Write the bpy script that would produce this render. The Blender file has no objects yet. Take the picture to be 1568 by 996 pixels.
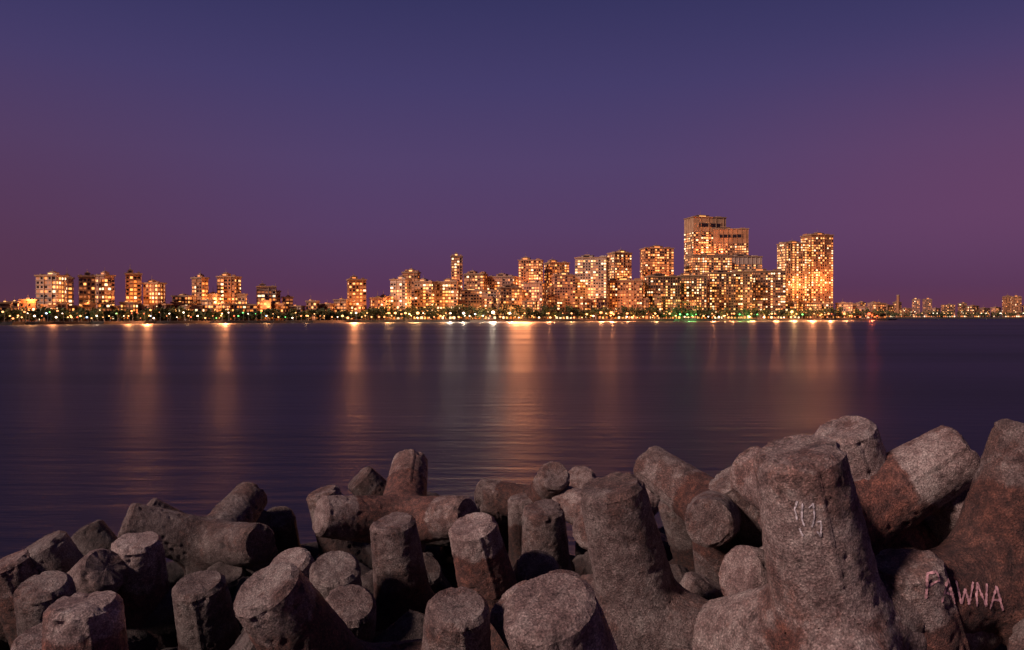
import bpy, bmesh, math, random
import numpy as np
from mathutils import Vector, Matrix, noise
random.seed(7)
scene=bpy.context.scene
scene.view_settings.view_transform='Standard'
scene.view_settings.look='None'
scene.view_settings.exposure=0
H=6.5      # eye height above the sea
F=1200.0   # survey focal constant (pixels of the 1568 px wide print)
HZ=484.0
def lin(c):
    r=[]
    for v in c:
        v=v/255.0
        r.append(v/12.92 if v<=0.04045 else ((v+0.055)/1.055)**2.4)
    return tuple(r)
def bearing(px): return (px-784.0)/F
def elev(py): return (HZ-py)/F
def pos(px,py,Y): return Vector((bearing(px)*Y, Y, H+elev(py)*Y))
def link(o):
    scene.collection.objects.link(o); return o

# ---------------------------------------------------------------- camera
cam=bpy.data.cameras.new('camera'); co=link(bpy.data.objects.new('camera',cam))
co.location=(0,0,H); cam.sensor_width=36; cam.lens=36*F/1568
co.rotation_euler=(math.radians(90)-math.atan(14/F),0,0)
cam.clip_start=0.1; cam.clip_end=40000
scene.camera=co

# ---------------------------------------------------------------- node helpers
class NT:
    def __init__(s,tree): s.t=tree; s.n=tree.nodes; s.l=tree.links
    def node(s,typ,**kw):
        n=s.n.new(typ)
        for k,v in kw.items(): setattr(n,k,v)
        return n
    def val(s,sock,v):
        if isinstance(v,bpy.types.NodeSocket): s.l.new(v,sock)
        else: sock.default_value=v
    def math(s,op,a,b=0.0,c=0.0,clamp=False):
        n=s.node('ShaderNodeMath',operation=op); n.use_clamp=clamp
        s.val(n.inputs[0],a); s.val(n.inputs[1],b)
        if len(n.inputs)>2: s.val(n.inputs[2],c)
        return n.outputs[0]
    def mapr(s,v,a,b,c=0.0,d=1.0,smooth=True):
        n=s.node('ShaderNodeMapRange'); n.interpolation_type='SMOOTHSTEP' if smooth else 'LINEAR'
        s.val(n.inputs['Value'],v)
        n.inputs['From Min'].default_value=a; n.inputs['From Max'].default_value=b
        n.inputs['To Min'].default_value=c; n.inputs['To Max'].default_value=d
        return n.outputs[0]
    def noise(s,vec,scale,detail=4,rough=0.5):
        n=s.node('ShaderNodeTexNoise'); s.l.new(vec,n.inputs['Vector'])
        n.inputs['Scale'].default_value=scale; n.inputs['Detail'].default_value=detail; n.inputs['Roughness'].default_value=rough
        return n.outputs['Fac']
    def mix(s,f,a,b,blend='MIX'):
        n=s.node('ShaderNodeMix',data_type='RGBA',blend_type=blend)
        s.val(n.inputs[0],f)
        for sock,v in ((n.inputs[6],a),(n.inputs[7],b)):
            if isinstance(v,bpy.types.NodeSocket): s.l.new(v,sock)
            else: sock.default_value=(v[0],v[1],v[2],1)
        return n.outputs[2]
    def scale(s,c,f):
        n=s.node('ShaderNodeVectorMath',operation='SCALE'); s.l.new(c,n.inputs[0]); s.val(n.inputs['Scale'],f); return n.outputs[0]
    def ramp(s,v,stops):
        n=s.node('ShaderNodeValToRGB'); s.l.new(v,n.inputs[0])
        e=n.color_ramp.elements
        while len(e)<len(stops): e.new(0.5)
        for i,(p,c) in enumerate(stops):
            e[i].position=p; e[i].color=(c[0],c[1],c[2],1)
        return n.outputs[0]
def newmat(name):
    m=bpy.data.materials.new(name); m.use_nodes=True
    nt=NT(m.node_tree); b=m.node_tree.nodes['Principled BSDF']
    return m,nt,b

# ---------------------------------------------------------------- sky
w=bpy.data.worlds.new('World'); scene.world=w; w.use_nodes=True
nt=NT(w.node_tree); bg=w.node_tree.nodes['Background']
tc=nt.node('ShaderNodeTexCoord'); sep=nt.node('ShaderNodeSeparateXYZ'); nt.l.new(tc.outputs['Generated'],sep.inputs[0])
z=sep.outputs[2]; x=sep.outputs[0]
base=nt.ramp(z,[(0.0,lin((98,54,76))),(0.035,lin((88,54,86))),(0.11,lin((87,62,101))),(0.19,lin((82,65,107))),
                (0.28,lin((69,61,106))),(0.37,lin((55,53,96))),(0.6,lin((34,36,72))),(1.0,lin((16,18,42)))])
right=nt.math('MULTIPLY',nt.mapr(x,0.1,0.6),nt.math('MULTIPLY',nt.mapr(z,0.0,0.12),nt.mapr(z,0.13,0.34,1,0)))
c=nt.mix(nt.math('MULTIPLY',right,0.6),base,lin((110,67,102)))
left=nt.math('MULTIPLY',nt.mapr(x,-0.15,-0.6),nt.mapr(z,0.02,0.36,1,0))
c=nt.mix(nt.math('MULTIPLY',left,0.65),c,lin((86,52,73)))
nt.l.new(c,bg.inputs[0]); bg.inputs[1].default_value=1.0
# low warm key (lamp-lit promenade side, behind and left of the viewer)
sd=bpy.data.lights.new('sun','SUN'); sd.energy=3.5; sd.angle=math.radians(8); sd.color=(1.0,0.75,0.67)
so=link(bpy.data.objects.new('sun',sd))
so.rotation_euler=Vector((0.72,0.50,-0.55)).to_track_quat('-Z','Y').to_euler()

# ---------------------------------------------------------------- materials
def water_mat():
    m,nt,b=newmat('sea_water')
    g=nt.node('ShaderNodeNewGeometry')
    mp=nt.node('ShaderNodeMapping'); nt.l.new(g.outputs['Position'],mp.inputs[0]); mp.inputs['Scale'].default_value=(0.0035,0.022,1)
    n1=nt.noise(mp.outputs[0],1.0,4,0.55)
    mp2=nt.node('ShaderNodeMapping'); nt.l.new(g.outputs['Position'],mp2.inputs[0]); mp2.inputs['Scale'].default_value=(0.14,0.75,1)
    n2=nt.noise(mp2.outputs[0],1.0,5,0.62)
    nt.l.new(nt.mapr(n1,0.38,0.66,0.41,0.50),b.inputs['Roughness'])
    b.inputs['Base Color'].default_value=(0.010,0.009,0.022,1); b.inputs['IOR'].default_value=1.33
    bm=nt.node('ShaderNodeBump'); bm.inputs['Strength'].default_value=0.38; bm.inputs['Distance'].default_value=0.15
    nt.l.new(n2,bm.inputs['Height']); nt.l.new(bm.outputs[0],b.inputs['Normal'])
    return m
def concrete_mat():
    m,nt,b=newmat('weathered_concrete')
    tc=nt.node('ShaderNodeTexCoord'); oi=nt.node('ShaderNodeObjectInfo'); g=nt.node('ShaderNodeNewGeometry')
    va=nt.node('ShaderNodeVectorMath',operation='ADD'); nt.l.new(tc.outputs['Object'],va.inputs[0])
    vs=nt.node('ShaderNodeCombineXYZ'); r=oi.outputs['Random']
    nt.l.new(nt.math('MULTIPLY',r,37.0),vs.inputs[0]); nt.l.new(nt.math('MULTIPLY',r,91.0),vs.inputs[1]); nt.l.new(vs.outputs[0],va.inputs[1])
    v=va.outputs[0]
    big=nt.noise(v,2.0,8,0.65); mid=nt.noise(v,11,6,0.7); fine=nt.noise(v,60,5,0.75)
    vo=nt.node('ShaderNodeTexVoronoi'); nt.l.new(v,vo.inputs['Vector']); vo.inputs['Scale'].default_value=55
    s=nt.math('ADD',nt.math('MULTIPLY',big,0.55),nt.math('MULTIPLY',mid,0.45))
    col=nt.ramp(s,[(0.34,(0.11,0.060,0.058)),(0.44,(0.235,0.150,0.140)),(0.53,(0.38,0.28,0.26)),(0.66,(0.58,0.49,0.45))])
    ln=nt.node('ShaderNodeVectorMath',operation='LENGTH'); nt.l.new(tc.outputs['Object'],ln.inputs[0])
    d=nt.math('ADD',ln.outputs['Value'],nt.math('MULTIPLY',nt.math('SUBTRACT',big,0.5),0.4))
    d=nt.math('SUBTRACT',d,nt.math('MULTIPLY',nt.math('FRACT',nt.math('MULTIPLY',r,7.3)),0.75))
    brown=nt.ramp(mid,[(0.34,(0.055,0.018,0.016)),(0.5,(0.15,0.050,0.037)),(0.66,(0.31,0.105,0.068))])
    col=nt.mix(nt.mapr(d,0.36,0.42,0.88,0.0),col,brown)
    st=nt.noise(v,1.2,8,0.75)
    col=nt.mix(nt.mapr(st,0.50,0.59,0,0.62),col,brown)
    bl=nt.noise(v,4.5,7,0.75)
    col=nt.mix(nt.mapr(bl,0.55,0.67,0,0.7),col,(0.032,0.016,0.018))
    dark=nt.mapr(nt.math('FRACT',nt.math('MULTIPLY',r,13.7)),0,1,0.5,1.12,False)
    col=nt.scale(col,dark)
    sp=nt.mapr(vo.outputs['Distance'],0.1,0.6,1.2,0.7)
    col=nt.scale(col,nt.math('MULTIPLY',sp,nt.mapr(fine,0.32,0.68,0.45,1.55)))
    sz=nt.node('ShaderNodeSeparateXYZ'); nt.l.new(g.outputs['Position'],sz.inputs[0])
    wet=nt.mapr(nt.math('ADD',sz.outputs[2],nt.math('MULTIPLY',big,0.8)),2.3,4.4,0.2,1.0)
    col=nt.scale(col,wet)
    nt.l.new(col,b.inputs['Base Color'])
    b.inputs['Roughness'].default_value=0.8
    h=nt.math('ADD',nt.math('MULTIPLY',fine,1.0),nt.math('ADD',nt.math('MULTIPLY',vo.outputs['Distance'],-0.3),nt.math('MULTIPLY',mid,1.3)))
    bm=nt.node('ShaderNodeBump'); bm.inputs['Strength'].default_value=1.0; bm.inputs['Distance'].default_value=0.024
    nt.l.new(h,bm.inputs['Height']); nt.l.new(bm.outputs[0],b.inputs['Normal'])
    return m
def simple(name,col,rough=0.8,var=0.25,scale=0.3,emis=None,strength=0):
    m,nt,b=newmat(name)
    g=nt.node('ShaderNodeNewGeometry')
    n=nt.noise(g.outputs['Position'],scale,5,0.6)
    c=nt.mix(nt.mapr(n,0.3,0.7),tuple(v*(1-var) for v in col),tuple(v*(1+var) for v in col))
    nt.l.new(c,b.inputs['Base Color']); b.inputs['Roughness'].default_value=rough
    if emis:
        b.inputs['Emission Color'].default_value=(*emis,1); b.inputs['Emission Strength'].default_value=strength
        try: m.cycles.emission_sampling='NONE'
        except Exception: pass
    return m
M_water=water_mat(); M_conc=concrete_mat()
M_rock=simple('rubble_rock',(0.025,0.015,0.015),0.9,0.5,2.0)
M_land=simple('land_ground',(0.03,0.025,0.02),0.9,0.4,0.05)
M_wall=simple('seawall_stone',(0.03,0.022,0.02),0.9,0.5,0.4)
M_leaf=simple('foliage_leaves',(0.06,0.072,0.02),0.8,0.6,0.15)
M_bark=simple('bark',(0.04,0.028,0.022),0.9)
M_pole=simple('lamp_pole_metal',(0.15,0.15,0.15),0.5)
M_paint=simple('graffiti_paint',(0.52,0.28,0.30),0.7,0.4,30)
M_paint2=simple('graffiti_paint_pale',(0.50,0.44,0.46),0.7,0.5,30)
FAC=[simple('facade_cream',(0.40,0.22,0.12),0.8,0.25,0.12),
     simple('facade_pink',(0.40,0.20,0.14),0.8,0.2,0.12),
     simple('facade_white',(0.45,0.32,0.24),0.8,0.15,0.12),
     simple('facade_brown',(0.19,0.09,0.052),0.8,0.25,0.12),
     simple('facade_sandstone',(0.40,0.165,0.07),0.8,0.25,0.12)]
M_trim=simple('slab_concrete',(0.31,0.175,0.10),0.8,0.2,0.2)
M_roof=simple('roof_terrace',(0.15,0.10,0.08),0.9)
W_dark=simple('window_glass_dark',(0.02,0.012,0.012),0.25,0.3,0.5)
W_warm=simple('window_lit_warm',(0.5,0.4,0.3),0.5,0.2,0.3,(1.0,0.43,0.11),2.0)
W_orange=simple('window_lit_orange',(0.5,0.3,0.2),0.5,0.2,0.3,(1.0,0.27,0.045),1.25)
W_white=simple('window_lit_white',(0.6,0.6,0.5),0.5,0.2,0.3,(1.0,0.70,0.38),2.4)
W_dim=simple('window_lit_dim',(0.16,0.08,0.05),0.5,0.2,0.3,(0.9,0.26,0.08),0.42)
WM=[W_dark,W_warm,W_orange,W_white,W_dim]

# ---------------------------------------------------------------- mesh builder
class MB:
    def __init__(s): s.v=[];s.f=[];s.m=[]
    def quad(s,a,b,c,d,m):
        i=len(s.v); s.v+= [a,b,c,d]; s.f.append((i,i+1,i+2,i+3)); s.m.append(m)
    def box(s,x0,x1,y0,y1,z0,z1,m,top=None):
        i=len(s.v)
        s.v+=[(x0,y0,z0),(x1,y0,z0),(x1,y1,z0),(x0,y1,z0),(x0,y0,z1),(x1,y0,z1),(x1,y1,z1),(x0,y1,z1)]
        for k,f in enumerate(((0,3,2,1),(4,5,6,7),(0,1,5,4),(1,2,6,5),(2,3,7,6),(3,0,4,7))):
            s.f.append(tuple(i+q for q in f)); s.m.append(top if (top is not None and k==1) else m)
    def cone(s,p0,p1,r0,r1,m,n=8):
        p0=Vector(p0);p1=Vector(p1);d=(p1-p0).normalized()
        u=d.orthogonal().normalized(); w_=d.cross(u); i=len(s.v)
        for p,r in((p0,r0),(p1,r1)):
            for k in range(n):
                a=2*math.pi*k/n; s.v.append(tuple(p+u*math.cos(a)*r+w_*math.sin(a)*r))
        for k in range(n):
            s.f.append((i+k,i+(k+1)%n,i+n+(k+1)%n,i+n+k)); s.m.append(m)
        s.f.append(tuple(i+n+k for k in range(n))); s.m.append(m)
    def ball(s,c,r,m,n=8,sq=1.0):
        i=len(s.v); c=Vector(c)
        rings=5
        for a in range(1,rings):
            th=math.pi*a/rings
            for k in range(n):
                ph=2*math.pi*k/n
                s.v.append((c.x+r*math.sin(th)*math.cos(ph),c.y+r*math.sin(th)*math.sin(ph),c.z+r*sq*math.cos(th)))
        t=len(s.v); s.v.append((c.x,c.y,c.z+r*sq)); s.v.append((c.x,c.y,c.z-r*sq))
        for a in range(rings-2):
            for k in range(n):
                s.f.append((i+a*n+k,i+(a+1)*n+k,i+(a+1)*n+(k+1)%n,i+a*n+(k+1)%n)); s.m.append(m)
        for k in range(n):
            s.f.append((t,i+k,i+(k+1)%n)); s.m.append(m)
            s.f.append((t+1,i+(rings-2)*n+(k+1)%n,i+(rings-2)*n+k)); s.m.append(m)
    def mesh(s,name,mats):
        me=bpy.data.meshes.new(name); me.from_pydata(s.v,[],s.f)
        for m in mats: me.materials.append(m)
        me.polygons.foreach_set('material_index',s.m); me.update()
        return me
    def obj(s,name,mats): return link(bpy.data.objects.new(name,s.mesh(name,mats)))

# ---------------------------------------------------------------- sea
b=MB(); b.quad((-15000,-60,0),(15000,-60,0),(15000,20000,0),(-15000,20000,0),0); b.obj('sea_water',[M_water])

# ---------------------------------------------------------------- land across the bay
def shore(px):
    pts=[(-400,470),(0,560),(600,800),(1000,960),(1350,1120),(1400,1180)]
    if px<=pts[0][0]: return pts[0][1]
    for (a,A),(c_,C) in zip(pts,pts[1:]):
        if px<=c_: return A+(C-A)*(px-a)/(c_-a)
    return pts[-1][1]
LZ=2.2
def land(name,front,back,mat):
    bm=bmesh.new(); n=len(front)
    f=[bm.verts.new(p) for p in front]; k=[bm.verts.new(p) for p in back]
    lo=[bm.verts.new((p[0],p[1]-3.0,-1)) for p in front]
    for i in range(n-1):
        fa=bm.faces.new((f[i],f[i+1],k[i+1],k[i])); fa.material_index=0
        fb=bm.faces.new((lo[i],lo[i+1],f[i+1],f[i])); fb.material_index=1
    me=bpy.data.meshes.new(name); bm.to_mesh(me); bm.free()
    me.materials.append(mat); me.materials.append(M_wall)
    return link(bpy.data.objects.new(name,me))
fr=[];bk=[]
for px in range(-400,1361,20):
    Y=shore(px)+random.uniform(-3,3); fr.append((bearing(px)*Y,Y,LZ)); bk.append((bearing(px)*3500,3500,LZ+1))
fr.append((bearing(1372)*1230,1230,LZ)); bk.append((bearing(1372)*3500,3500,LZ+1))
land('land_ground',fr,bk,M_land)
fr=[];bk=[]
for px in range(1340,2100,20):
    Y=1750+random.uniform(-6,6); fr.append((bearing(px)*Y,Y,3.0)); bk.append((bearing(px)*5000,5000,4))
land('far_headland',fr,bk,M_land)

# ---------------------------------------------------------------- buildings
def building(px0,px1,top,setb,name='apartment_tower',fac=None,lit=0.55,tone='warm',rot=None,crown=0.0,bay=3.3,fl=3.5,Y=None,gz=LZ,slit=False,slabs=True,flood=0,fcol=(1.0,0.40,0.13)):
    Y=Y or shore((px0+px1)/2)+setb
    W=(px1-px0)/F*Y
    h=H+elev(top)*Y-gz
    if rot is None: rot=random.choice((-1,1))*random.uniform(0.08,0.45)
    roofh=min(5.0,h*0.1) if h>14 else 1.2
    h=max(4.5,h-roofh)
    asp=random.uniform(0.55,0.8)
    wd=W/(math.cos(rot)+asp*abs(math.sin(rot))); d=wd*asp
    if d>34: d=34
    fi=random.choice((0,0,1,2,4,4,3)) if fac is None else fac
    b=MB(); FA,TR,RF=0,1,2; WI=3
    b.box(-wd/2,wd/2,-d/2,d/2,-0.5,h,FA,RF)
    nf=max(1,int((h*(1-crown)-1.0)/fl))
    probs={'warm':(0.44,0.30,0.18,0.08),'orange':(0.32,0.48,0.10,0.10),'white':(0.32,0.18,0.40,0.10),'dim':(0.2,0.25,0.12,0.43)}[tone]
    def pick(l):
        if random.random()>l: return 0 if random.random()<0.65 else 4
        r=random.random(); a=0
        for k,p in enumerate(probs):
            a+=p
            if r<a: return (1,2,3,4)[k]
        return 1
    for side in range(3):
        L=wd if side==0 else d
        n=max(1,int(round(L/bay))); bw=L/n
        coll=[lit*random.choice((0.25,0.6,1.0,1.5)) for _ in range(n)]
        flr=[random.choice((0.5,0.9,1.0,1.3)) for _ in range(nf)]
        pierv=random.choice((2,2,3))
        cols_w=[random.choice((0.55,0.66,0.8)) for _ in range(n)]
        for k in range(n):
            cx=-L/2+bw*(k+0.5); hw=bw*cols_w[k]/2
            for f_ in range(nf):
                z0=1.0+f_*fl+0.8; z1=z0+random.choice((1.7,1.9,1.9))
                if z1>h-0.5: continue
                m=WI+pick(coll[k]*flr[f_])
                o=0.06
                if side==0: b.quad((cx-hw,-d/2-o,z0),(cx+hw,-d/2-o,z0),(cx+hw,-d/2-o,z1),(cx-hw,-d/2-o,z1),m)
                elif side==1: b.quad((wd/2+o,cx-hw,z0),(wd/2+o,cx+hw,z0),(wd/2+o,cx+hw,z1),(wd/2+o,cx-hw,z1),m)
                else: b.quad((-wd/2-o,cx+hw,z0),(-wd/2-o,cx-hw,z0),(-wd/2-o,cx-hw,z1),(-wd/2-o,cx+hw,z1),m)
            if k%pierv==0 and k>0:
                xx=-L/2+bw*k; pw=0.35
                if side==0: b.box(xx-pw,xx+pw,-d/2-0.7,-d/2+0.1,-0.4,h-0.1,FA)
                elif side==1: b.box(wd/2-0.1,wd/2+0.7,xx-pw,xx+pw,-0.4,h-0.1,FA)
                else: b.box(-wd/2-0.7,-wd/2+0.1,xx-pw,xx+pw,-0.4,h-0.1,FA)
    if slabs:
        for f_ in range(1,nf+1):
            zz=1.0+f_*fl
            if zz<h-0.6: b.box(-wd/2-0.4,wd/2+0.4,-d/2-0.4,d/2+0.4,zz-0.2,zz+0.16,TR)
    b.box(-wd/2-0.9,wd/2+0.9,-d/2-0.9,d/2+0.9,h-0.35,h+0.9,TR,RF)
    if slit:
        b.box(-wd*0.34,wd*0.34,-d/2-0.25,-d/2+0.1,h*0.905,h*0.94,WI)
        for k in range(3):
            xx=-wd*0.34+wd*0.68*k/2; b.box(xx-0.4,xx+0.4,-d/2-0.6,-d/2,h*0.895,h*0.95,FA)
    if roofh>1.5:
        a=random.uniform(-0.25,0.1)
        b.box(wd*a-wd*0.16,wd*a+wd*0.2,-d*0.22,d*0.25,h+0.85,h+roofh*0.75,FA,RF)
        b.box(wd*a-wd*0.08,wd*a+wd*0.1,-d*0.14,d*0.15,h+roofh*0.75,h+roofh,TR,RF)
        b.box(wd*a-wd*0.18,wd*a+wd*0.22,-d*0.24,d*0.27,h+roofh*0.72,h+roofh*0.77,TR)
        b.box(wd*0.27,wd*0.42,-d*0.3,-d*0.1,h+0.85,h+roofh*0.5,FA,RF)
        b.box(-wd*0.44,-wd*0.34,-d*0.3,d*0.1,h+0.85,h+roofh*0.42,TR,RF)
        b.cone((wd*a,0,h+roofh-0.1),(wd*a,0,h+roofh+random.uniform(2,6)),0.22,0.1,TR,6)
        b.box(wd*a-wd*0.1,wd*a+wd*0.1,-d*0.22-0.08,-d*0.22-0.02,h+1.6,h+roofh*0.6,WI+random.choice((1,2,0)))
        if h>45 and random.random()<0.6: # corner bays rising past the parapet give a stepped roofline
            for sx in (-1,1):
                b.box(sx*wd*0.36-wd*0.09,sx*wd*0.36+wd*0.09,d*0.05,d*0.42,h+0.8,h+roofh*random.uniform(.45,.8),FA,RF)
    if h>25:
        b.box(-wd/2-2.2,wd/2+2.2,-d/2-3.2,-d/2+0.1,-0.4,4.6,FA,RF)
        n=max(2,int(wd/4))
        for k in range(n):
            cx=-wd/2+wd*(k+0.5)/n
            b.quad((cx-1.3,-d/2-3.26,0.9),(cx+1.3,-d/2-3.26,0.9),(cx+1.3,-d/2-3.26,3.6),(cx-1.3,-d/2-3.26,3.6),WI+random.choice((1,2,3,2)))
    o=b.obj(name,[FAC[fi],M_trim,M_roof]+WM)
    o.location=(bearing((px0+px1)/2)*Y,Y+d/2,gz)
    o.rotation_euler=(0,0,rot)
    if flood:
        l=bpy.data.lights.new('added_facade_wash','POINT'); l.energy=flood*1050; l.color=fcol; l.shadow_soft_size=0.7  # added point light with no fixture, put in to warm the facade
        lo=link(bpy.data.objects.new('added_facade_wash',l)); lo.parent=o; lo.location=(0,-d/2-17,max(14,h*0.45))
    return o
B=building
B(54,90,415,35,fac=2,tone='warm',lit=0.6,flood=10); B(86,109,419,60,fac=1,tone='dim')
B(117,143,416,40,fac=3,tone='dim',lit=.6,flood=5); B(141,169,415,44,fac=1,tone='white',lit=.45)
B(189,214,412,45,fac=4,tone='orange',lit=.75,flood=14); B(217,249,428,35,fac=4,tone='orange',lit=.95,flood=14)
B(262,294,450,40,'apartment_block',tone='dim'); B(292,316,419,45,fac=4,tone='orange',lit=.6,flood=10)
B(314,334,447,40,'apartment_block',tone='orange'); B(332,362,417,42,fac=4,tone='orange',lit=.85,flood=14); B(358,375,447,36,'apartment_block',tone='orange')
B(389,421,434,40,fac=2,tone='warm',lit=.6,flood=8); B(418,429,442,48,fac=0,tone='dim'); B(430,448,452,40,'apartment_block')
B(529,560,422,35,fac=4,tone='orange',lit=.8,flood=14); B(577,598,451,35,'apartment_block',fac=4,tone='orange',lit=.9,flood=6)
B(597,628,422,30,fac=2,lit=.55,tone='white',flood=10); B(616,642,411,70,fac=4,tone='orange')
B(634,668,426,34,fac=0,tone='warm',flood=12); B(664,704,426,30,fac=0,tone='warm',lit=.6,flood=12)
B(690,708,387,150,fac=1,tone='white',lit=.5,rot=0.1,flood=16); B(710,746,414,100,fac=4,tone='orange',lit=.45)
B(705,760,441,35,'office_building',fac=2,tone='dim',lit=.25,rot=0.08,flood=9); B(745,794,418,95,fac=1,tone='orange',lit=.5,flood=16)
B(760,800,436,55,'apartment_block',fac=0,tone='orange'); B(794,832,393,110,fac=4,tone='orange',lit=.6,flood=40)
B(798,838,428,50,'apartment_block',fac=1,tone='orange',lit=.5,flood=12); B(834,872,397,110,fac=0,tone='orange',lit=.6,flood=36)
B(846,881,416,60,fac=1,tone='dim',lit=.4,flood=8); B(881,936,389,55,fac=2,tone='warm',lit=.7,rot=-0.25,flood=18)
B(932,968,382,90,fac=0,tone='warm',lit=.6,flood=35); B(930,990,424,40,'apartment_block',fac=4,tone='orange',lit=.6,flood=12)
B(984,1032,375,100,fac=4,tone='orange',lit=.6,flood=40)
B(988,1042,418,30,fac=3,tone='warm',lit=.5,rot=.12,flood=6)
B(1053,1113,328,150,'office_tower',fac=0,tone='warm',lit=.7,crown=.14,slit=True,rot=.22,bay=3.9,flood=230)
B(1094,1151,346,120,'office_tower',fac=4,tone='orange',lit=.75,crown=.14,slit=True,rot=-.18,flood=160)
B(1056,1122,386,85,'office_building',fac=0,tone='orange',lit=.75,rot=.1,flood=45); B(1112,1168,388,95,'office_building',fac=2,tone='orange',lit=.5,rot=.15,crown=.1,flood=40)
B(1040,1084,417,32,fac=3,tone='warm',lit=.55,rot=-.1,flood=6); B(1083,1127,413,36,fac=3,tone='warm',lit=.55,rot=.1,flood=6)
B(1124,1152,411,30,fac=0,tone='warm',lit=.6,rot=.1,flood=8); B(1150,1206,410,34,fac=3,tone='white',lit=.6,rot=-.12,flood=6)
B(1196,1240,368,45,fac=0,tone='warm',lit=.8,rot=.25,flood=44); B(1235,1277,355,40,fac=4,tone='warm',lit=.7,rot=.2,flood=44)
p=-60
while p<1345:
    wpx=random.uniform(12,26)
    if p<560: top=random.uniform(456,468)
    elif p<1200: top=random.uniform(432,462)
    else: top=random.uniform(460,469)
    B(p,p+wpx,top,random.uniform(24,34) if top>450 else random.uniform(60,80),'low_rise_building',tone=random.choice(('orange','warm','dim','orange')),lit=random.uniform(.3,.8),bay=2.9,fl=3.3)
    p+=wpx*random.uniform(0.9,1.35)
p=1300
while p<1640:
    wpx=random.uniform(9,20); top=random.uniform(460,472)
    if abs(p-1408)<12: top=456
    if abs(p-1540)<14: top=452
    B(p,p+wpx,top,0,'distant_apartment_block',Y=1850+random.uniform(0,150),gz=3.0,tone='dim' if random.random()<.7 else 'orange',lit=.3,fac=random.choice((3,4,1)))
    p+=wpx*random.uniform(0.9,1.5)
b=MB(); Y=1830; h=H+elev(452)*Y-3
b.cone((0,0,0),(0,0,h),4.2,3.0,0,16); b.cone((0,0,h-3),(0,0,h+0.5),3.4,3.4,1,16); b.cone((0,0,h*0.6),(0,0,h*0.62),3.8,3.8,1,16)
o=b.obj('chimney_stack',[FAC[4],M_trim]); o.location=(bearing(1375)*Y,Y,3)

# ---------------------------------------------------------------- trees along the waterfront
def trees(name,spots,leafs=90,ls=1.0):
    b=MB()
    for (x,y,z0,h) in spots:
        lean=Vector((random.uniform(-.6,.6),random.uniform(-.5,.5),0))
        top=Vector((x,y,z0+h*0.4))+lean
        b.cone((x,y,z0-0.3),top,0.35,0.16,1,6)
        cl=[]
        for k in range(random.randint(6,9)):
            a=random.uniform(0,6.28); r=random.uniform(0.1,0.5)*h*0.8
            c_=Vector((x+math.cos(a)*r,y+math.sin(a)*r,z0+h*random.uniform(0.28,0.88)))
            b.cone(top-Vector((0,0,h*0.12)),c_,0.14,0.04,1,5)
            cl.append((c_,random.uniform(0.15,0.28)*h))
        for k in range(leafs):
            c_,r=random.choice(cl)
            v=Vector((random.gauss(0,1),random.gauss(0,1),random.gauss(0,0.7))); v=v.normalized()*r*random.random()**0.4
            q=c_+v; s=random.uniform(0.4,0.95)*ls
            u=Vector((random.gauss(0,1),random.gauss(0,1),random.gauss(0,1))).normalized(); t=u.orthogonal().normalized()*s*0.7; u=u*s
            b.quad(tuple(q-u-t),tuple(q+u-t*0.6),tuple(q+u*0.9+t),tuple(q-u*0.7+t),0)
    return b.obj(name,[M_leaf,M_bark])
sp=[]
p=-80
while p<1350:
    Y=shore(p)+random.uniform(9,19); sp.append((bearing(p)*Y,Y,LZ,random.uniform(10,18)*(1 if p>560 else 0.68)))
    p+=random.uniform(3,8)
trees('shoreline_trees',sp,160,1.15)
sp=[]
for k in range(150):
    px=random.uniform(1335,1700); Y=1760+random.uniform(0,25); sp.append((bearing(px)*Y,Y,3,random.uniform(9,17)))
trees('distant_trees',sp,60,1.3)

# ---------------------------------------------------------------- lamps
COL={'orange':(1.0,0.32,0.11),'white':(1.0,0.78,0.55),'amber':(1.0,0.48,0.17),'green':(0.2,1.0,0.25),'red':(1.0,0.14,0.05),'blue':(0.45,0.65,1.0)}
def emi(name,c,s):
    m,nt,bb=newmat(name); bb.inputs['Base Color'].default_value=(*c,1)
    bb.inputs['Emission Color'].default_value=(*c,1); bb.inputs['Emission Strength'].default_value=s
    try: m.cycles.emission_sampling='NONE'
    except Exception: pass
    return m
LM={k:emi('lamp_glow_'+k,c,{'white':6,'amber':3.4,'orange':2.8,'red':3.0,'green':2.4,'blue':3}[k]) for k,c in COL.items()}
lampmesh={}
def lamp_mesh(col,hh,r):
    key=(col,round(hh),r)
    if key in lampmesh: return lampmesh[key]
    b=MB()
    b.cone((0,0,-0.3),(0,0,hh),0.16,0.08,0,8); b.cone((0,0,-0.3),(0,0,0.8),0.28,0.24,0,8)
    b.cone((0,0,hh-0.1),(0,-1.6,hh+0.5),0.08,0.06,0,6)
    b.ball((0,-1.7,hh+0.4),r,1,10,0.8); b.box(-0.35,0.35,-2.2,-1.2,hh+0.4+r*0.8,hh+0.55+r*0.8,0)
    lampmesh[key]=b.mesh('street_lamp',[M_pole,LM[col]]); return lampmesh[key]
Qs=Vector((0,-1,-0.05)).to_track_quat('-Z','Y').to_euler()
def lamp(px,z,col,power,setb=5,r=0.7,rad=1.2,name='street_lamp'):
    Y=shore(px)+setb; hh=max(2.0,z-LZ)
    o=link(bpy.data.objects.new(name,lamp_mesh(col,hh,r))); o.location=(bearing(px)*Y,Y,LZ)
    if power: # spot set ahead of the lamp, aimed seaward to keep trees dark
        l=bpy.data.lights.new('shore_light','SPOT'); l.energy=power*2700; l.color=COL[col]; l.shadow_soft_size=rad
        l.spot_size=math.radians(150); l.spot_blend=0.4
        lo=link(bpy.data.objects.new('shore_light',l)); lo.parent=o; lo.location=(0,-6-r-rad,hh+0.4); lo.rotation_euler=Qs
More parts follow.
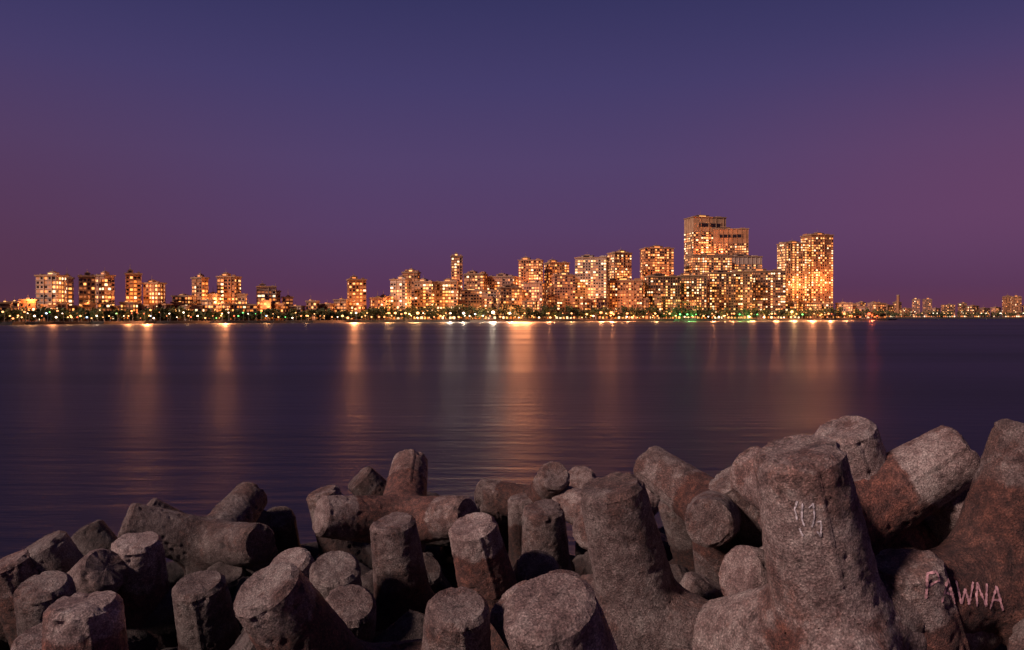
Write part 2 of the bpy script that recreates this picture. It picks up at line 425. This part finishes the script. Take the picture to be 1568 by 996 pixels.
for a in [(790,31,'orange',140,24,1.6),(806,31,'orange',140,24,1.6),
          (755,10,'white',60,4,1.9),(781,9,'white',24,4,1.6),(710,9,'white',18,4,1.4),(640,9,'amber',16,4,1.7),
          (690,9,'white',28,4,.9),(545,13,'orange',95,6,1.2),(232,11,'orange',52,6,.9),(203,10,'orange',10,6,.8),(350,12,'orange',52,6,.9),(90,10,'orange',10,5,.8),
          (920,10,'orange',50,4,1.8),(936,10,'orange',70,4,2.0),(960,9,'orange',20,4,1.5),(1003,9,'amber',14,4,1.1),(1052,8,'green',8,3,1.2),
          (875,9,'amber',18,4,1),(840,9,'orange',34,4,1),(1090,9,'orange',42,4,1),(1120,9,'orange',34,4,1),(1132,8,'green',7,3,1.1),(1150,9,'orange',55,4,1),
          (1186,9,'orange',110,4,1.1),(1212,12,'amber',95,5,1.9),(1240,16,'orange',190,8,1.6),(1268,9,'orange',170,4,1.5),(1292,9,'orange',34,4,1.9),(1330,9,'red',34,4,2.2),(595,9,'amber',8,4,.9)]:
    lamp(a[0],a[1],a[2],a[3],a[4],a[5])
# globe lamps, each with an added point light put in to brighten the trees
for px,col,pw in ((30,'amber',1.2),(110,'amber',1),(150,'white',1),(230,'amber',1.8),(290,'amber',1),(340,'amber',1.8),(410,'amber',1),(470,'amber',1),(560,'amber',2),(600,'amber',2.5),(630,'amber',4),(680,'amber',3),(740,'white',4),(800,'amber',4),(850,'amber',4),(905,'orange',6),(935,'orange',9),(970,'orange',5),(1000,'amber',4),(1035,'green',4),(1060,'green',6),(1110,'amber',6),(1145,'green',6),(1170,'amber',7),(1215,'amber',16),(1255,'orange',11),(1300,'orange',7),(1335,'red',8)):
    Y=shore(px)+3.5
    o=link(bpy.data.objects.new('street_lamp',lamp_mesh(col,4,.6))); o.location=(bearing(px)*Y,Y,LZ)
    l=bpy.data.lights.new('shore_light','POINT'); l.energy=pw*1700; l.color=COL[col]; l.shadow_soft_size=.5
    lo=link(bpy.data.objects.new('shore_light',l)); lo.parent=o; lo.location=(0,-4,6)
p=-40
while p<1350:
    col=random.choice(('amber','amber','orange','white','white','orange','amber','green','blue','red') if p<520 else (('amber','orange','amber','orange','white','amber') if p<1000 else (('amber','orange','orange','white','green','amber') if p<1270 else ('orange','red','orange'))))
    lamp(p,random.choice((4,5,6,8,9)),col,0,random.uniform(1.0,5),random.choice((.6,.75,.95,1.25) if p>520 else (.4,.55,.75)))
    p+=random.uniform(4,12) if p<520 else random.uniform(5,13)
for k in range(26):
    px=random.uniform(1385,1600)
    b=random.choice(('orange','amber','amber','white')); Y=1752
    o=link(bpy.data.objects.new('street_lamp',lamp_mesh(b,9,.8))); o.location=(bearing(px)*Y,Y,3)

# ---------------------------------------------------------------- tetrapods
L=1.34; RT=0.288; RR=0.385
CD=[Vector((0,0,1))]
for k in range(3):
    a=2*math.pi*k/3; CD.append(Vector((math.cos(a)*math.sqrt(8)/3,math.sin(a)*math.sqrt(8)/3,-1/3)))
NS=96
def sdf(P):
    out=0; kk=0.035
    for d in CD:
        d_=np.array(d); t=P@d_; rad=np.linalg.norm(P-t[...,None]*d_,axis=-1)
        r=RR+(RT-RR)*t/L
        D=np.where(t>0,rad-r,np.linalg.norm(P,axis=-1)-RR)
        out=out+np.exp(-D/kk)
    return -kk*np.log(out)
ang=np.arange(NS)*2*np.pi/NS
tv=np.concatenate([np.arange(0.08,L-0.06,0.021),[L-0.05]])
LEG=[]
for d in CD:
    u=d.orthogonal().normalized(); w_=d.cross(u)
    D_,U_,W_=np.array(d),np.array(u),np.array(w_)
    dirs=np.cos(ang)[:,None]*U_+np.sin(ang)[:,None]*W_
    lo=np.full((len(tv),NS),0.1); hi=np.full((len(tv),NS),1.0)
    for _ in range(18):
        mid=(lo+hi)/2; P=tv[:,None,None]*D_+mid[...,None]*dirs[None]
        s_=sdf(P); lo=np.where(s_<0,mid,lo); hi=np.where(s_<0,hi,mid)
    P=tv[:,None,None]*D_+((lo+hi)/2)[...,None]*dirs[None]
    rings=[P[i] for i in range(len(tv))]
    for t,r in ((L-0.026,RT-0.018),(L,RT-0.042),(L+.001,RT-0.09),(L-.002,RT-0.15),(L-.003,RT-0.2),(L-.004,RT-0.25)):
        rings.append(t*D_+r*dirs)
    LEG.append(rings)
CAP=len(tv)
def tetra_mesh(seed):
    V=[];Fc=[]; sharp=[]
    for li,rings in enumerate(LEG):
        base=len(V); d=CD[li]
        for R_ in rings: V+= [tuple(q) for q in R_]
        c_=len(V); V.append(tuple(d*(L-.004)))
        for q in range(len(rings)-1):
            for k in range(NS):
                f=(base+q*NS+k,base+q*NS+(k+1)%NS,base+(q+1)*NS+(k+1)%NS,base+(q+1)*NS+k)
                if q<40:
                    cc=Vector(V[f[0]])+Vector(V[f[2]])
                    cc*=0.5
                    if cc.dot(d)<max(cc.dot(e) for e in CD if e is not d)-0.012: continue
                Fc.append(f)
        q=len(rings)-1
        for k in range(NS): Fc.append((base+q*NS+k,base+q*NS+(k+1)%NS,c_))
        for rr in (CAP-1,CAP+1):
            for k in range(NS): sharp.append(frozenset((base+rr*NS+k,base+rr*NS+(k+1)%NS)))
    me=bpy.data.meshes.new('concrete_tetrapod'); me.from_pydata(V,[],Fc)
    bm=bmesh.new(); bm.from_mesh(me); bm.verts.ensure_lookup_table(); bm.normal_update()
    ss=set(sharp)
    for e in bm.edges:
        if frozenset((e.verts[0].index,e.verts[1].index)) in ss: e.smooth=False
    off=Vector((seed*13.1,seed*5.7,seed*3.3)); mv=[]
    N=noise.noise
    for v in bm.verts:
        p=v.co
        if not v.link_faces: mv.append(p.copy()); continue
        nrm=v.co.normalized() if v.co.length<0.55 else v.normal
        a=0.008*N(p*2.0+off)+0.006*N(p*6+off)+0.006*N(p*17+off)+0.005*N(p*34+off)
        pit=N(p*12-off)
        if pit>0.33: a-=0.06*(pit-0.33)
        best=max(CD,key=lambda d:p.dot(d)); t=p.dot(best); rad=p-best*t
        rim=t>L-0.10 and rad.length>RT-0.08
        if rim:
            c_=N(p*6.5+off*2)
            if c_>0.2: a-=0.11*(c_-0.2)
        if 0.5<t<L-0.05 and rad.length>0.1:
            u=best.orthogonal().normalized(); ww=best.cross(u); an=math.atan2(rad.dot(ww),rad.dot(u))
            for s0 in (0.4,0.4-math.pi):
                dd=abs((an-s0+math.pi)%(2*math.pi)-math.pi)*rad.length
                if dd<0.022: a+=0.014
                elif dd<0.05: a-=0.004
        mv.append(p+nrm*a)
    for v,q in zip(bm.verts,mv): v.co=q
    loose=[v for v in bm.verts if not v.link_faces]; bmesh.ops.delete(bm,geom=loose,context='VERTS')
    bmesh.ops.recalc_face_normals(bm,faces=bm.faces)
    for f in bm.faces: f.smooth=True
    bm.to_mesh(me); bm.free()
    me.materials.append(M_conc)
    return me
TM=[tetra_mesh(k+1) for k in range(5)]
cents=[]
def tetra_place(center,d,az,s,k):
    d=Vector(d).normalized()
    if az is None: ref=Vector((0,0,-1))
    elif isinstance(az,tuple): ref=Vector(az)
    else: ref=Vector((math.cos(math.radians(az)),math.sin(math.radians(az)),0.0))
    u=(ref-d*ref.dot(d))
    if u.length<1e-3: u=d.orthogonal()
    u.normalize(); v=d.cross(u)
    R=Matrix((u,v,d)).transposed().to_4x4()
    o=link(bpy.data.objects.new('concrete_tetrapod',TM[k%5]))
    o.matrix_world=Matrix.Translation(center)@R@Matrix.Scale(s,4)
    cents.append(Vector(center)); return o
def tetra(px,py,wpx,dx,dy,dz,az,s=1.0):
    Y=F*0.57*s/wpx; d=Vector((dx,dy,dz)).normalized()
    tip=pos(px,py,Y)
    return tetra_place(tip-d*L*s,d,az,s,len(cents))
tetra(1222,688,132,-.25,-.17,1,20,1.25)
T=[(935,742,98,-.25,-.18,1,-30,1.1),
 (838,922,146,-.30,-.40,1,20,1.0),
 (402,897,108,-.45,-.45,1,10,1.1),
 (600,798,68,-.10,-.2,1,-25,1.0),
 (722,803,74,-.22,-.28,1,40,1.05),
 (832,778,62,-.05,-.25,1,80,1.0),
 (208,828,70,.05,-.2,1,-60,1.05),
 (302,893,76,-.05,-.3,1,30,1.0),
 (62,896,78,.0,-.3,1,70,1.0),
 (60,832,68,-.45,-.25,1,10,1.0),
 (215,786,56,-.75,-.25,.6,None,1.0),
 (398,834,60,.75,-.6,.2,None,1.0),
 (425,792,50,.1,-.5,.8,None,1.0),
 (487,791,60,-.82,-.53,.20,(.81,-.53,.20),1.0),
 (492,752,50,-.3,-.1,1,20,1.0),
 (548,730,46,-.6,-.2,.7,None,1.0),
 (758,745,44,.0,-.2,1,30,1.0),
 (850,727,48,.15,-.7,.6,None,1.0),
 (888,732,44,-.3,-.8,.6,None,1.0),
 (800,762,46,-.1,-.1,1,0,1.0),
 (1086,803,72,-.35,-1,.15,None,1.0),
 (1034,765,56,-.4,-.2,1,30,1.0),
 (1110,733,66,-.6,-.1,.75,None,1.0),
 (1292,655,90,-.35,-.2,1,20,1.1),
 (1480,688,92,.75,-.1,.5,None,1.1),
 (1588,655,104,.28,-.0,1,200,1.1),
 (1128,880,88,-.85,-.35,.35,None,1.0),
 (1338,732,50,.4,-.1,.8,None,1.0),
 (700,928,96,.05,-.35,1,40,1.0),
 (512,868,74,.1,-.5,1,45,1.0),
 (66,978,90,.1,-.3,1,20,1.0),
 (128,812,52,-.5,.1,.6,None,1.0),
 (342,878,60,.1,-.4,.9,0,1.0),
 (1030,724,50,.7,.1,.6,None,1.0),
 (826,868,66,.2,-.6,.8,0,1.0),
 (712,778,46,.1,-.3,.8,30,1.0),
 (342,812,40,.3,-.1,.6,None,1.0),
 (6,860,70,-.3,-.2,.9,40,1.0),
 (535,925,80,.2,-.5,.9,60,1.0),
 (1480,750,84,-.2,-.6,.6,None,1.0),
 (160,870,70,.5,-.3,.5,None,1.0),
 (440,860,66,-.2,-.4,.8,60,1.0),
 (650,870,60,.4,-.5,.7,20,1.0),
]
for t in T: tetra(*t)
def fillz(x,y):
    t=min(1,max(0,(x+6)/11)); zl=4.35-.27*y; zr=4.75-.235*y
    return (zl*(1-t)+zr*t)-(0.45 if y<6 else 0)
y=4.2
while y<18.5:
    xx=-0.75*y-1.5
    while xx<0.75*y+1.5:
        c_=Vector((xx+random.uniform(-.3,.3),y+random.uniform(-.3,.3),0)); c_.z=fillz(c_.x,c_.y)+random.uniform(-.25,.1)
        if y<6.2 and c_.x>1.2: c_.z-=0.5   # the big right-hand unit sits over this gap
        if c_.z>-1.2 and min((c_-q).length for q in cents)>0.9:
            d=Vector((random.gauss(0,1),random.gauss(0,1)-.3,random.gauss(0.2,.8)))
            tetra_place(c_,d,random.uniform(0,360),1.0,len(cents))
        xx+=1.5
    y+=1.3
# rubble core of the breakwater
bm=bmesh.new(); nx,ny=120,90; g=[]
for j in range(ny):
    row=[]
    for i in range(nx):
        X=-24+48*i/(nx-1); Yv=-4+26*j/(ny-1)
        zz=fillz(X,max(Yv,3.0))-0.9; zz=min(zz,3.2)+0.35*noise.noise(Vector((X*1.3,Yv*1.3,0)))+0.15*noise.noise(Vector((X*4,Yv*4,3)))
        row.append(bm.verts.new((X,Yv,max(zz,-1.5))))
    g.append(row)
for j in range(ny-1):
    for i in range(nx-1): bm.faces.new((g[j][i],g[j][i+1],g[j+1][i+1],g[j+1][i]))
me=bpy.data.meshes.new('breakwater_rubble'); bm.to_mesh(me); bm.free(); me.materials.append(M_rock)
link(bpy.data.objects.new('breakwater_rubble',me))

# ---------------------------------------------------------------- graffiti, painted on the concrete
bpy.context.view_layer.update(); dg=bpy.context.evaluated_depsgraph_get()
def graffiti(strokes,width,mat,name='graffiti'):
    b=MB()
    parent=None
    for st in strokes:
        pts=[]
        for (a,c_) in zip(st,st[1:]):
            n=max(2,int(math.hypot(c_[0]-a[0],c_[1]-a[1])/2))
            for k in range(n): pts.append((a[0]+(c_[0]-a[0])*k/n,a[1]+(c_[1]-a[1])*k/n))
        pts.append(st[-1])
        hits=[]
        for (px,py) in pts:
            dr=Vector((bearing(px),1,elev(py))).normalized()
            ok,loc,nr,_,ob,_2=scene.ray_cast(dg,Vector((0,0,H)),dr)
            if ok and ob.name.startswith('concrete'):
                parent=parent or ob
                hits.append((loc+nr*0.008,nr))
            else: hits.append(None)
        for q,r in zip(hits,hits[1:]):
            if q and r and (r[0]-q[0]).length<0.1 and (r[0]-q[0]).length>1e-5:
                t=(r[0]-q[0]).normalized(); nr=(q[1]+r[1]).normalized(); s=t.cross(nr).normalized()*width*0.5*random.uniform(.5,1.3); e=t*0.003
                b.quad(tuple(q[0]-s-e),tuple(r[0]-s+e),tuple(r[0]+s+e),tuple(q[0]+s-e),0)
    if b.f:
        o=b.obj(name,[mat])
        if parent: o.parent=parent; o.matrix_parent_inverse=parent.matrix_world.inverted()
gx,gy=1420,880
graffiti([[(gx,gy+38),(gx+2,gy),(gx+16,gy-2),(gx+20,gy+10),(gx+4,gy+18)],
          [(gx+24,gy+44),(gx+33,gy+8),(gx+44,gy+46)],[(gx+28,gy+30),(gx+42,gy+32)],
          [(gx+46,gy+12),(gx+54,gy+46),(gx+60,gy+24),(gx+66,gy+47),(gx+72,gy+14)],
          [(gx+78,gy+50),(gx+78,gy+14),(gx+92,gy+50),(gx+93,gy+16)],
          [(gx+98,gy+54),(gx+108,gy+20),(gx+118,gy+56)],[(gx+102,gy+40),(gx+115,gy+41)]],0.020,M_paint)
graffiti([[(1222,768),(1219,780),(1222,796)],[(1230,772),(1229,796),(1233,806)],[(1240,778),(1246,772),(1248,792),(1245,808)],[(1252,800),(1259,799),(1258,822),(1252,815)],[(1226,810),(1231,821)]],0.013,M_paint2)
print('tetrapods',len(cents))
